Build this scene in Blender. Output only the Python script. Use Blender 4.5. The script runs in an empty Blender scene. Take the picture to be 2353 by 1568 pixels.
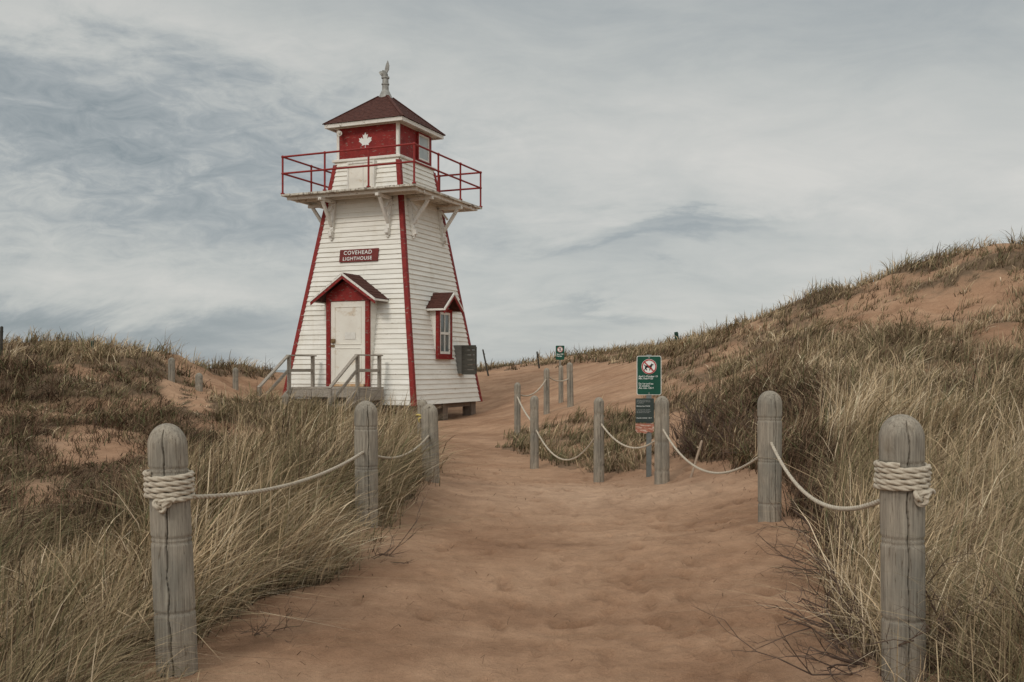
import bpy, math, random
import numpy as np
from mathutils import Vector, Matrix
random.seed(7); rng=np.random.default_rng(7)
F=2288.; CX=1176.5; HY=849.; ZC=1.5
def WP(px,py,d): return ((px-CX)/F*d, d, ZC-(py-HY)/F*d)
scene=bpy.context.scene
coll=scene.collection
# ------------------------------------------------------------------ materials
def newmat(name):
    m=bpy.data.materials.new(name); m.use_nodes=True
    nt=m.node_tree; b=nt.nodes['Principled BSDF']
    b.inputs['Specular IOR Level'].default_value=0.25
    return m,nt,b
def N(nt,t,**k):
    n=nt.nodes.new(t)
    for a,v in k.items():
        if a in n.inputs.keys(): n.inputs[a].default_value=v
        else: setattr(n,a,v)
    return n
def c4(c): return (c[0],c[1],c[2],1)
def ramp(nt,stops):
    r=nt.nodes.new('ShaderNodeValToRGB'); e=r.color_ramp.elements
    while len(e)<len(stops): e.new(.5)
    for i,(p,c) in enumerate(stops):
        e[i].position=p; e[i].color=c4(c) if len(c)==3 else c
    return r
def simple(name,c1,c2,scale=(8,8,8),rough=.8,bump=.2,bdist=.005,det=6,stain=None,stscale=(3,3,.8),st=(.58,.72),metal=0,grime=None):
    m,nt,b=newmat(name); L=nt.links
    tc=N(nt,'ShaderNodeTexCoord')
    mp=N(nt,'ShaderNodeMapping'); mp.inputs['Scale'].default_value=scale
    no=N(nt,'ShaderNodeTexNoise',Scale=1.0,Detail=det,Roughness=.65)
    L.new(tc.outputs['Object'],mp.inputs[0]); L.new(mp.outputs[0],no.inputs['Vector'])
    r=ramp(nt,[(.32,c1),(.68,c2)]); L.new(no.outputs['Fac'],r.inputs[0])
    out=r.outputs[0]
    for (sc_,ss,tt_) in ([(stain,stscale,st)] if stain else [])+([grime] if grime else []):
        m2=N(nt,'ShaderNodeMapping'); m2.inputs['Scale'].default_value=ss
        n2=N(nt,'ShaderNodeTexNoise',Scale=1.0,Detail=8,Roughness=.7)
        L.new(tc.outputs['Object'],m2.inputs[0]); L.new(m2.outputs[0],n2.inputs['Vector'])
        r2=ramp(nt,[(tt_[0],(0,0,0)),(tt_[1],(1,1,1))]); L.new(n2.outputs['Fac'],r2.inputs[0])
        mx=N(nt,'ShaderNodeMix',data_type='RGBA'); L.new(r2.outputs[0],mx.inputs[0])
        L.new(out,mx.inputs[6]); mx.inputs[7].default_value=c4(sc_); out=mx.outputs[2]
    L.new(out,b.inputs['Base Color'])
    b.inputs['Roughness'].default_value=rough; b.inputs['Metallic'].default_value=metal
    if bump:
        bp=N(nt,'ShaderNodeBump',Strength=bump,Distance=bdist)
        L.new(no.outputs['Fac'],bp.inputs['Height']); L.new(bp.outputs[0],b.inputs['Normal'])
    return m
M={}
M['white']=simple('white_paint',(.71,.675,.60),(.83,.80,.735),(1.6,1.6,9),.65,.2,.003,stain=(.40,.32,.24),stscale=(6,6,16),st=(.635,.70),grime=((.60,.53,.43),(2.2,2.2,.5),(.54,.80)))
M['trimwhite']=simple('white_trim_paint',(.64,.60,.54),(.78,.75,.69),(9,9,9),.6,.3,.004,stain=(.28,.23,.18),stscale=(9,9,9),st=(.58,.66))
M['doorwhite']=simple('door_paint',(.70,.65,.57),(.80,.76,.68),(2,2,2),.5,.1,.003,stain=(.48,.34,.20),stscale=(2.6,2.6,4.5),st=(.56,.74),grime=((.44,.40,.34),(9,9,9),(.64,.70)))
M['red']=simple('red_paint',(.17,.013,.012),(.27,.024,.019),(6,6,6),.6,.3,.004,stain=(.22,.16,.13),stscale=(8,8,26),st=(.59,.62))
M['railred']=simple('rail_red_paint',(.20,.018,.015),(.28,.03,.025),(12,12,12),.5,.1,.003)
M['signred']=simple('sign_brown_red',(.12,.018,.016),(.18,.028,.022),(6,6,20),.6,.2)
M['roof']=simple('roof_shingles',(.055,.021,.016),(.105,.040,.030),(14,14,14),.9,.5,.02)
M['deckwood']=simple('weathered_deck_wood',(.22,.19,.155),(.38,.33,.275),(30,4,30),.85,.5,.004)
M['pier']=simple('pier_wood',(.12,.09,.07),(.22,.17,.13),(10,10,3),.9,.6,.01)
M['metal']=simple('galvanised_metal',(.22,.21,.19),(.38,.37,.34),(9,9,9),.5,.15,.003,metal=.3)
M['glass']=simple('window_glass',(.10,.12,.12),(.16,.18,.18),(2,2,2),.08,0)
M['glass'].node_tree.nodes['Principled BSDF'].inputs['Specular IOR Level'].default_value=.8
M['glasslight']=simple('pale_glass',(.34,.38,.38),(.46,.49,.48),(2,2,2),.15,0)
M['board']=simple('dark_shutter_wood',(.045,.042,.035),(.09,.085,.07),(5,5,30),.8,.5,.005)
M['boxside']=simple('grey_box_side',(.14,.14,.125),(.22,.21,.19),(5,5,30),.8,.5,.005)
M['green']=simple('sign_green',(.008,.060,.038),(.011,.080,.050),(6,6,6),.4,0)
M['darkgreen']=simple('sign_dark_green_grey',(.03,.042,.038),(.045,.058,.052),(6,6,6),.5,0)
M['signwhite']=simple('sign_white',(.72,.72,.68),(.8,.8,.76),(6,6,6),.4,0)
M['signlet']=simple('sign_lettering',(.62,.64,.60),(.7,.72,.68),(6,6,6),.4,0)
M['signlet2']=simple('sign_lettering_dim',(.35,.37,.35),(.42,.44,.42),(6,6,6),.4,0)
M['signred2']=simple('sign_prohibition_red',(.36,.035,.03),(.44,.045,.04),(6,6,6),.4,0)
M['black']=simple('sign_black',(.01,.01,.01),(.02,.02,.02),(6,6,6),.4,0)
M['torn']=simple('torn_board',(.28,.09,.055),(.42,.17,.11),(6,6,40),.7,.3,stain=(.55,.42,.34),stscale=(14,14,50),st=(.50,.58))
M['steel']=simple('sign_post_steel',(.14,.15,.14),(.24,.25,.24),(9,9,9),.5,.1,metal=.4)
M['rope']=simple('hemp_rope',(.36,.30,.23),(.56,.49,.39),(40,40,40),.95,.4,.002)
M['yellowrope']=simple('yellow_rope',(.45,.33,.10),(.55,.42,.15),(40,40,40),.9,.2)
M['twig']=simple('bare_twig',(.065,.042,.032),(.15,.10,.075),(20,20,20),.9,.2)
M['paletwig']=simple('pale_stick',(.30,.22,.16),(.42,.33,.25),(20,20,20),.9,.2)
M['stake']=simple('dark_stake',(.03,.03,.025),(.07,.06,.05),(10,10,10),.8,.2)
M['greenstake']=simple('green_stake',(.01,.035,.025),(.02,.06,.04),(10,10,10),.6,.2)
def postwood():
    m,nt,b=newmat('weathered_post_wood'); L=nt.links
    tc=N(nt,'ShaderNodeTexCoord')
    def nz(s,det,ro=.6):
        mp=N(nt,'ShaderNodeMapping'); mp.inputs['Scale'].default_value=s
        no=N(nt,'ShaderNodeTexNoise',Scale=1.0,Detail=det,Roughness=ro)
        L.new(tc.outputs['Object'],mp.inputs[0]); L.new(mp.outputs[0],no.inputs['Vector']); return no
    a=nz((90,90,4),7,.75); bb=nz((6,6,3),5); cr_=nz((45,45,1.6),3,.5); di=nz((9,9,6),7,.7)
    r=ramp(nt,[(.28,(.155,.132,.110)),(.46,(.275,.243,.205)),(.70,(.40,.36,.305))]); L.new(a.outputs['Fac'],r.inputs[0])
    r2=ramp(nt,[(.35,(.72,.73,.71)),(.65,(1.14,1.10,1.03))]); L.new(bb.outputs['Fac'],r2.inputs[0])
    def mul(x_,y_):
        mx=N(nt,'ShaderNodeMix',data_type='RGBA',blend_type='MULTIPLY'); mx.inputs[0].default_value=1
        L.new(x_,mx.inputs[6]); L.new(y_,mx.inputs[7]); return mx.outputs[2]
    o=mul(r.outputs[0],r2.outputs[0])
    vo=N(nt,'ShaderNodeTexVoronoi',Scale=5.0); L.new(tc.outputs['Object'],vo.inputs['Vector'])
    r3=ramp(nt,[(.035,(.35,.3,.27)),(.075,(1,1,1))]); L.new(vo.outputs['Distance'],r3.inputs[0]); o=mul(o,r3.outputs[0])
    r4=ramp(nt,[(.490,(1,1,1)),(.50,(.42,.37,.33)),(.510,(1,1,1))]); L.new(cr_.outputs['Fac'],r4.inputs[0]); o=mul(o,r4.outputs[0])
    r5=ramp(nt,[(.58,(1,1,1)),(.75,(.68,.64,.58))]); L.new(di.outputs['Fac'],r5.inputs[0]); o=mul(o,r5.outputs[0])
    L.new(o,b.inputs['Base Color']); b.inputs['Roughness'].default_value=.9; b.inputs['Specular IOR Level'].default_value=.15
    bp=N(nt,'ShaderNodeBump',Strength=.8,Distance=.005); L.new(a.outputs['Fac'],bp.inputs['Height']); L.new(bp.outputs[0],b.inputs['Normal'])
    return m
M['wood']=postwood()
def grassmat(name):
    m,nt,b=newmat(name); L=nt.links
    at=N(nt,'ShaderNodeAttribute',attribute_name='Col')
    d=N(nt,'ShaderNodeBsdfDiffuse'); L.new(at.outputs['Color'],d.inputs[0])
    L.new(d.outputs[0],nt.nodes['Material Output'].inputs[0]); nt.nodes.remove(b)
    return m
M['grass']=grassmat('grass_blades')
def sandmat():
    m,nt,b=newmat('red_sand'); L=nt.links
    tc=N(nt,'ShaderNodeTexCoord')
    def nz(s,det,ro=.6,dist=0):
        no=N(nt,'ShaderNodeTexNoise',Scale=s,Detail=det,Roughness=ro,Distortion=dist); L.new(tc.outputs['Object'],no.inputs['Vector']); return no
    big=nz(.7,7,.66,.6); mid=nz(4.5,7,.72); fine=nz(38,5,.8); gr=nz(230,2,.8)
    r=ramp(nt,[(.34,(.350,.202,.122)),(.50,(.425,.258,.160)),(.68,(.495,.315,.203))]); L.new(big.outputs['Fac'],r.inputs[0])
    dr=N(nt,'ShaderNodeAttribute',attribute_name='dry')
    md=N(nt,'ShaderNodeMix',data_type='RGBA'); L.new(dr.outputs['Fac'],md.inputs[0]); L.new(r.outputs[0],md.inputs[6]); md.inputs[7].default_value=(.535,.352,.235,1)
    dm=N(nt,'ShaderNodeAttribute',attribute_name='damp_and_shade')
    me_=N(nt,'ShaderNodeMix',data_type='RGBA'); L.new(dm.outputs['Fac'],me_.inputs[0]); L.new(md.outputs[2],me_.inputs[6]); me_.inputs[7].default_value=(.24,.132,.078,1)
    r2=ramp(nt,[(.33,(.80,.79,.78)),(.62,(1.08,1.08,1.08))]); L.new(mid.outputs['Fac'],r2.inputs[0])
    mx=N(nt,'ShaderNodeMix',data_type='RGBA',blend_type='MULTIPLY'); mx.inputs[0].default_value=1
    L.new(me_.outputs[2],mx.inputs[6]); L.new(r2.outputs[0],mx.inputs[7])
    r4=ramp(nt,[(.25,(.72,.70,.68)),(.75,(1.22,1.23,1.25))]); L.new(gr.outputs['Fac'],r4.inputs[0])
    mg=N(nt,'ShaderNodeMix',data_type='RGBA',blend_type='MULTIPLY'); mg.inputs[0].default_value=1
    L.new(mx.outputs[2],mg.inputs[6]); L.new(r4.outputs[0],mg.inputs[7])
    at=N(nt,'ShaderNodeAttribute',attribute_name='veg')
    lr=ramp(nt,[(.3,(.055,.040,.027)),(.7,(.20,.14,.088))]); L.new(fine.outputs['Fac'],lr.inputs[0])
    ad=N(nt,'ShaderNodeMath',operation='ADD'); sb=N(nt,'ShaderNodeMath',operation='MULTIPLY_ADD')
    L.new(mid.outputs['Fac'],sb.inputs[0]); sb.inputs[1].default_value=1.6; sb.inputs[2].default_value=-.82
    L.new(at.outputs['Fac'],ad.inputs[0]); L.new(sb.outputs[0],ad.inputs[1])
    vr=ramp(nt,[(.25,(0,0,0)),(.8,(.9,.9,.9))]); L.new(ad.outputs[0],vr.inputs[0])
    m2=N(nt,'ShaderNodeMix',data_type='RGBA'); L.new(vr.outputs[0],m2.inputs[0]); L.new(mg.outputs[2],m2.inputs[6]); L.new(lr.outputs[0],m2.inputs[7])
    L.new(m2.outputs[2],b.inputs['Base Color']); b.inputs['Roughness'].default_value=.95; b.inputs['Specular IOR Level'].default_value=.1
    b1=N(nt,'ShaderNodeBump',Strength=1.0,Distance=.055); L.new(mid.outputs['Fac'],b1.inputs['Height'])
    b2=N(nt,'ShaderNodeBump',Strength=.9,Distance=.013); L.new(fine.outputs['Fac'],b2.inputs['Height']); L.new(b1.outputs[0],b2.inputs['Normal'])
    L.new(b2.outputs[0],b.inputs['Normal'])
    return m
M['sand']=sandmat()
# ------------------------------------------------------------------ mesh builder
class MB:
    def __init__(s): s.v=[]; s.f=[]
    def add(s,vs,fs):
        o=len(s.v); s.v+= [tuple(x) for x in vs]; s.f+=[tuple(i+o for i in f) for f in fs]
    def box(s,x0,x1,y0,y1,z0,z1):
        s.add([(x0,y0,z0),(x1,y0,z0),(x1,y1,z0),(x0,y1,z0),(x0,y0,z1),(x1,y0,z1),(x1,y1,z1),(x0,y1,z1)],
              [(3,2,1,0),(4,5,6,7),(0,1,5,4),(1,2,6,5),(2,3,7,6),(3,0,4,7)])
    def hexa(s,b,t):
        s.add(list(b)+list(t),[(3,2,1,0),(4,5,6,7),(0,1,5,4),(1,2,6,5),(2,3,7,6),(3,0,4,7)])
    def beam(s,p,q,w,h,up=(0,0,1)):
        p=Vector(p);q=Vector(q);d=(q-p).normalized(); u=Vector(up)
        a=d.cross(u)
        if a.length<1e-3: a=d.cross(Vector((1,0,0)))
        a.normalize(); c=a.cross(d).normalized(); a*=w/2; c*=h/2
        s.hexa([p-a-c,p+a-c,p+a+c,p-a+c],[q-a-c,q+a-c,q+a+c,q-a+c])
    def cyl(s,p,q,r,r2=None,n=10,caps=True):
        p=Vector(p);q=Vector(q);d=(q-p).normalized(); r2=r if r2 is None else r2
        a=d.orthogonal().normalized(); c=d.cross(a)
        vs=[];
        for k in range(n):
            t=2*math.pi*k/n; e=a*math.cos(t)+c*math.sin(t); vs.append(p+e*r)
        for k in range(n):
            t=2*math.pi*k/n; e=a*math.cos(t)+c*math.sin(t); vs.append(q+e*r2)
        fs=[(k,(k+1)%n,n+(k+1)%n,n+k) for k in range(n)]
        if caps: fs+=[tuple(range(n))[::-1],tuple(range(n,2*n))]
        s.add(vs,fs)
    def ball(s,c,r,n=10,m=6,sc=(1,1,1)):
        vs=[];fs=[]
        for i in range(m+1):
            ph=math.pi*i/m
            for k in range(n):
                t=2*math.pi*k/n
                vs.append((c[0]+sc[0]*r*math.sin(ph)*math.cos(t),c[1]+sc[1]*r*math.sin(ph)*math.sin(t),c[2]+sc[2]*r*math.cos(ph)))
        for i in range(m):
            for k in range(n): fs.append((i*n+k,(i+1)*n+k,(i+1)*n+(k+1)%n,i*n+(k+1)%n))
        s.add(vs,fs)
    def prism(s,poly,fn,d0,d1):
        n=len(poly)
        vs=[fn(a,b,d0) for a,b in poly]+[fn(a,b,d1) for a,b in poly]
        s.add(vs,[tuple(range(n)),tuple(range(2*n-1,n-1,-1))]+[(k,n+k,n+(k+1)%n,(k+1)%n) for k in range(n)])
    def lap(s,bl,br,tr,tl,n,th,nrm,cols=1,jit=0):
        bl,br,tr,tl,nrm=[Vector(x) for x in (bl,br,tr,tl,nrm)]
        for i in range(n):
            a,b=i/n,(i+1)/n
            L0=bl.lerp(tl,a);R0=br.lerp(tr,a);L1=bl.lerp(tl,b);R1=br.lerp(tr,b)
            for c in range(cols):
                u0,u1=c/cols,(c+1)/cols
                j=random.uniform(-jit,jit); t=th*(1+random.uniform(-.3,.3))
                o=nrm*t; dz=(L1-L0)*j
                s.add([L0.lerp(R0,u0),L0.lerp(R0,u1),L0.lerp(R0,u0)+o+dz,L0.lerp(R0,u1)+o+dz,L1.lerp(R1,u0)+nrm*.001,L1.lerp(R1,u1)+nrm*.001],
                      [(0,1,3,2),(2,3,5,4)])
    def obj(s,name,mat,parent=None,off=(0,0,0),smooth=False,bevel=0,**kw):
        me=bpy.data.meshes.new(name)
        vs=[(a-off[0],b-off[1],c-off[2]) for a,b,c in s.v]
        me.from_pydata(vs,[],s.f); me.validate()
        if smooth:
            for p in me.polygons: p.use_smooth=True
        me.materials.append(mat)
        ob=bpy.data.objects.new(name,me); coll.objects.link(ob)
        if parent: ob.parent=parent
        else: ob.location=off
        if bevel:
            b=ob.modifiers.new('b','BEVEL'); b.width=bevel; b.segments=2; b.limit_method='ANGLE'
        for k,v in kw.items(): ob[k]=v
        return ob
def empty(name,loc,rotz=0,**kw):
    e=bpy.data.objects.new(name,None); e.location=loc; e.rotation_euler=(0,0,rotz); e.empty_display_size=.2
    coll.objects.link(e)
    for k,v in kw.items(): e[k]=v
    return e
def text(name,s,size,mat,parent,loc,rot=(math.pi/2,0,0),align='CENTER',ext=.002,bold=0,spacing=1.0,line=1.0):
    cu=bpy.data.curves.new(name,'FONT'); cu.body=s; cu.size=size; cu.align_x=align; cu.extrude=ext; cu.offset=bold
    cu.space_character=spacing; cu.space_line=line
    o=bpy.data.objects.new('tmp',cu); coll.objects.link(o)
    bpy.context.view_layer.update()
    me=bpy.data.meshes.new_from_object(o.evaluated_get(bpy.context.evaluated_depsgraph_get()))
    bpy.data.objects.remove(o); me.name=name
    me.materials.clear(); me.materials.append(mat)
    ob=bpy.data.objects.new(name,me); coll.objects.link(ob); ob.parent=parent; ob.location=loc; ob.rotation_euler=rot
    return ob
# ------------------------------------------------------------------ terrain
cps=[(1300,1568,4.6),(1700,1568,4.6),(700,1568,4.6),(1300,1400,6),(1250,1230,8.3),(1000,1230,8.3),(1600,1230,8.2),(1300,1120,11.5),
(1100,1130,11),(1100,1050,15),(1080,1000,19),(1080,965,23),
(400,1530,4.58),(842,1205,7.9),(987,1100,10.8),(2073,1560,4.2),(1769,1190,7.6),(1521,1115,11.5),(1376,1108,12.6),(1228,1075,14),(1189,1000,18),(1256,950,20),(1311,935,20.5),
(0,1568,4.8),(100,1350,6.5),(100,1200,9),(100,1000,13),(100,900,16),(0,818,19),(200,826,19),(350,832,20),(450,850,22),(560,858,28),(610,866,26),(520,900,20),
(600,930,20),(750,965,18),(900,985,18),(700,1060,11),(600,1170,8),(850,1070,12),(500,1350,6),(400,1070,11),(300,1200,8),(400,960,16),
(2300,1400,5.2),(2200,1170,8),(2300,1020,10),(2300,880,13),(2200,770,17),(2200,690,20),
(1900,1020,10.5),(1850,900,14),(1800,800,20),(1650,860,20),(1600,960,15),(1400,850,26),(1350,900,23),(1150,930,26),(1200,880,30),(1450,1000,16),
(2353,580,21),(2250,590,22),(2150,612,23),(2050,622,25),(1980,645,26),(1920,682,27),(1860,722,28),(1780,748,30),(1700,765,31),(1550,792,34),(1400,808,36),(1280,824,38),(1150,845,36),(1050,858,38)]
C=[WP(*c) for c in cps]
C+=[(-3.2,24.9,.33),(-2.2,22.5,.35),(-5.3,24,.42),(-.8,25.8,.38),(-12,30,.9),(-8,38,.7),(0,46,.9),(10,42,1.8),(16,36,3.0),(16,20,4.0),(17,12,2.6),(10,6,1.5),(7,3,.8),(18,28,4),
(-14,18,1.8),(-10,8,.8),(-6,3,.25),(0,0,0),(0,-6,0),(3,0,.05),(-3,0,0),(6,-6,.3),(-16,26,1.4),(8,48,1.2),(-8,-6,.2),(12,-3,.8)]
C=np.array(C); nC=len(C)
def U(r2): return np.where(r2>1e-9,.5*r2*np.log(np.maximum(r2,1e-12)),0)
d2=((C[:,None,:2]-C[None,:,:2])**2).sum(-1)
A=np.zeros((nC+3,nC+3)); A[:nC,:nC]=U(d2)+np.eye(nC)*.2
A[:nC,nC]=1;A[:nC,nC+1:]=C[:,:2];A[nC,:nC]=1;A[nC+1:,:nC]=C[:,:2].T
sol=np.linalg.solve(A,np.concatenate([C[:,2],np.zeros(3)]))
def vnoise(x,y,seed=0):
    xi=np.floor(x);yi=np.floor(y);fx=x-xi;fy=y-yi
    def h(a,b):
        v=np.sin(a*127.1+b*311.7+seed*74.7)*43758.5453; return v-np.floor(v)
    fx=fx*fx*(3-2*fx);fy=fy*fy*(3-2*fy)
    return (h(xi,yi)*(1-fx)+h(xi+1,yi)*fx)*(1-fy)+(h(xi,yi+1)*(1-fx)+h(xi+1,yi+1)*fx)*fy
def fbm(x,y,seed=0,o=4):
    s=0;a=.5
    for i in range(o): s=s+a*(vnoise(x,y,seed+i)-.5); x=x*2.03+3.1;y=y*2.03+1.7;a*=.5
    return s
def sm(e0,e1,x):
    t=np.clip((x-e0)/(e1-e0),0,1); return t*t*(3-2*t)
def H(x,y):
    x=np.asarray(x,float).ravel(); y=np.asarray(y,float).ravel()
    out=np.empty_like(x)
    for i in range(0,len(x),20000):
        a=x[i:i+20000];b=y[i:i+20000]
        xa=np.clip(a,-18,20);ya=np.clip(b,-8,50)
        r2=(xa[:,None]-C[None,:,0])**2+(ya[:,None]-C[None,:,1])**2
        z=U(r2)@sol[:nC]+sol[nC]+sol[nC+1]*xa+sol[nC+2]*ya
        z=np.clip(z,-.4,4.8)
        dx=np.maximum(np.maximum(-18-a,a-20),0); dy=np.maximum(np.maximum(-8-b,0),0); dd=np.hypot(dx,dy)
        z=z*(1-sm(0,25,dd))+.6*sm(0,25,dd)
        z=z*(1-sm(44,62,b))-4*sm(44,62,b)
        side=sm(2.5,8,np.abs(a-.8))*sm(9,18,b)
        twr=sm(2.2,4.5,np.hypot(a+3.1,b-24.8))
        out[i:i+20000]=z+fbm(a*.55,b*.55,3)*(.05+.50*side)*twr+fbm(a*1.9,b*1.9,9,3)*(.035+.22*side)*twr
    return out
def proj(x,y,z):
    yy=np.maximum(y,.5); return CX+F*x/yy, HY-F*(z-ZC)/yy
def inpoly(px,py,poly):
    r=np.zeros(px.shape,bool); n=len(poly); j=n-1
    for i in range(n):
        xi,yi=poly[i];xj,yj=poly[j]
        if yi!=yj:
            r^=((yi>py)!=(yj>py))&(px<(xj-xi)*(py-yi)/(yj-yi)+xi)
        j=i
    return r
R_A=[(-900,6000),(-900,1260),(150,1250),(330,1190),(440,1130),(560,1080),(700,1010),(880,965),(950,975),(975,1040),(970,1115),(930,1170),(880,1210),(840,1280),(730,1320),(600,1380),(520,1450),(430,1568),(0,3000),(-300,6000)]
R_B=[(-1200,1270),(150,1260),(330,1200),(430,1140),(560,1090),(560,1000),(640,950),(560,925),(440,890),(420,780),(-1200,780)]
R_C=[(440,880),(520,915),(650,930),(900,955),(950,975),(880,990),(700,1020),(560,1060),(540,1000)]
R_E=[(1160,1010),(1190,985),(1320,955),(1440,945),(1530,960),(1500,1075),(1400,1090),(1330,1075),(1230,1062),(1165,1040)]
R_F=[(2600,6000),(2050,1568),(1950,1450),(1915,1300),(1880,1210),(1830,1130),(1740,1070),(1610,1060),(1555,1010),(1620,955),(1700,905),(1850,800),(1900,765),(2000,775),(3200,775),(3200,6000)]
R_H=[(1850,745),(1890,700),(2000,675),(2353,635),(3000,610),(3000,300),(1850,300)]
R_G=[(1850,745),(1890,700),(2000,675),(2353,635),(3000,610),(3000,780),(1900,775)]
R_I=[(1480,900),(1520,850),(1580,800),(1700,785),(1850,735),(1900,765),(1850,810),(1700,905),(1620,955),(1500,940)]
R_J=[(1000,700),(1000,862),(1150,852),(1250,842),(1400,834),(1550,822),(1700,790),(1850,745),(1850,600)]
R_D=[(-1200,600),(-1200,830),(420,850),(640,874),(640,700)]
CLEAR=[(393,4.58,.26,1.6),(841,7.9,.18,1.3),(988,10.8,.16,1.2),(2074,4.2,.24,1.2),(1769,7.6,.22,2.0),(394,19,.2,2.2),(457,18.6,.2,2.2),(541,21,.2,2.2),(656,20.2,.2,1.2),(1521,11.5,.15,1),(1376,12.6,.15,1.2),(1228,14,.15,1.2),(1491,12.2,.15,1.2)]
def veg(x,y,z):
    px,py=proj(x,y,z)
    s=np.clip(F/np.maximum(y,1)*.25,8,60)
    qx=px+fbm(x*1.3,y*1.3,21)*s*2.4; qy=py+fbm(x*1.3,y*1.3,31)*s*1.0
    d=np.zeros(x.shape);h=np.zeros(x.shape)+.3;t=np.zeros(x.shape,int)-1
    def put(poly,dens,hh,tt):
        m=inpoly(qx,qy,poly); d[m]=dens;h[m]=hh;t[m]=tt
    put(R_B,.92,.25,2); put(R_D,.80,.34,1); put(R_A,1,.66,0); put(R_C,.95,.38,1); put(R_E,.62,.28,3)
    put(R_F,1,.64,4); put(R_G,.55,.26,1); put(R_H,.90,.36,1); put(R_I,.70,.30,1); put(R_J,.72,.34,1)
    m=(t==0)&(px<330)&(y<7.5); h[m]=.44; d[m]=.85
    m=(t==0)&(px>=330)&(y<5.0); h[m]=.32; d[m]=.7
    m=(t==4)&(y>11); h[m]=.42
    m=(t==4)&(px<1900)&(py>870); t[m]=5; h[m]=.38; d[m]=.92
    for (cx,cy,rx,ry,k) in [(215,1030,110,42,.8),(60,1140,90,32,.7),(330,930,60,18,.6),(560,888,90,20,.6),(2200,705,150,26,.6),(1990,1120,60,40,.3)]:
        q=np.exp(-((px-cx)/rx)**2-((py-cy)/ry)**2); d*=1-k*np.clip(q*1.5,0,1)
    tw=sm(2.6,3.1,np.hypot(x+3.1,y-24.8)); d*=tw
    cl=sm(-.20,.07,fbm(x*.9,y*.9,55)); d*=np.where(t==2,.42+.58*cl,np.where(t==5,.7+.3*cl,np.where(y>9,.30+.70*cl,.45+.55*cl)))
    for (cx,cd,wd,back) in CLEAR:
        X0=(cx-CX)/F*cd; f=(np.abs(x-X0*y/cd)<wd*y/cd)&(y<cd+.10)&(y>cd-back)
        d=np.where(f,d*.10,d); h=np.where(f|((np.abs(x-X0*y/cd)<wd*1.8*y/cd)&(y<cd)&(y>cd-back-.8)),h*.5,h)
    d=np.where(y<1.5,np.where(np.abs(x)>3,.6,0),d)
    t=np.maximum(t,0)
    return d,h,t
def axis(segs):
    out=[]
    for a,b,s in segs:
        n=max(1,int(round(abs(b-a)/s))); out+=list(np.linspace(a,b,n,endpoint=False))
    out.append(segs[-1][1]); return np.array(out)
xs=axis([(-1500,-300,300),(-300,-60,40),(-60,-20,4),(-20,-8,.3),(-8,-2.4,.12),(-2.4,3.4,.028),(3.4,8,.12),(8,20,.25),(20,60,4),(60,300,40),(300,1500,300)])
ys=axis([(-300,-60,40),(-60,-8,5),(-8,2.8,.5),(2.8,9,.028),(9,14,.06),(14,28,.18),(28,46,.35),(46,70,2),(70,300,40),(300,3000,450)])
X,Y=np.meshgrid(xs,ys); sh=X.shape; x=X.ravel();y=Y.ravel(); z=H(x,y)
vd,_,_=veg(x,y,z)
near=(y>2.8)&(y<14)&(x>-2.4)&(x<3.4)
xn=x[near];yn=y[near];zz=np.zeros(xn.shape)
for i in range(480):
    t=random.random(); fy=3.4+10*t**1.1; fx=random.gauss(.5,.85)+ (0.6 if random.random()<.45 else 0)
    an=random.gauss(0,.5); ca,sa=math.cos(an),math.sin(an)
    w_=(np.abs(xn-fx)<.5)&(np.abs(yn-fy)<.5); xx=xn[w_]; yy=yn[w_]
    u=(xx-fx)*ca+(yy-fy)*sa; v=-(xx-fx)*sa+(yy-fy)*ca
    q=(u/random.uniform(.035,.055))**2+(v/random.uniform(.08,.13))**2; dep=random.uniform(.004,.024)
    zz[w_]+=-dep*np.exp(-q**2)+dep*.4*np.exp(-((np.sqrt(q)-1.4)/.3)**2)
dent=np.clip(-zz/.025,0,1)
rip=np.sin((xn*.35+yn*1.0)*46+fbm(xn*1.4,yn*1.4,77)*18)*.004*sm(-.1,.2,fbm(xn*.8,yn*.8,88)+sm(.2,1.4,xn)*.3)
zz+=rip+fbm(xn*4,yn*4,66,4)*.020+np.abs(fbm(xn*11,yn*11,61,3))*.030
z[near]+=zz*(1-.7*vd[near])
dry=np.exp(-((y-11.0)/1.6)**2-((x-.9)/2.2)**2)*(.75+fbm(x*1.2,y*1.2,201)*1.5)
damp_and_shade=np.zeros(x.shape); damp_and_shade[near]=dent*.45  # footprint dents darkened in colour as painted shade; random damp patches follow
damp_and_shade=np.clip(damp_and_shade+sm(.02,.30,fbm(x*.9,y*2.2,222,5)+.06)*.45*(1-np.clip(dry,0,1)),0,1)
me=bpy.data.meshes.new('ground'); nv=len(x); me.vertices.add(nv); me.vertices.foreach_set('co',np.stack([x,y,z],1).ravel())
r,c=sh; idx=np.arange(nv).reshape(sh)
q=np.stack([idx[:-1,:-1],idx[:-1,1:],idx[1:,1:],idx[1:,:-1]],-1).reshape(-1,4)
me.loops.add(q.size); me.loops.foreach_set('vertex_index',q.ravel()); me.polygons.add(len(q)); me.polygons.foreach_set('loop_start',np.arange(0,q.size,4))
me.polygons.foreach_set('use_smooth',np.ones(len(q),bool)); me.update(calc_edges=True)
for nm,arr in (('veg',vd),('dry',np.clip(dry,0,1)),('damp_and_shade',damp_and_shade)):
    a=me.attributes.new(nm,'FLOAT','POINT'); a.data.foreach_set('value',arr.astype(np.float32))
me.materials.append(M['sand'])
g=bpy.data.objects.new('ground',me); coll.objects.link(g); g['kind']='structure'; g['label']='red sand dunes with a trodden sandy path'; g['category']='ground'
def gz(x,y): return float(H([x],[y])[0])
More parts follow.
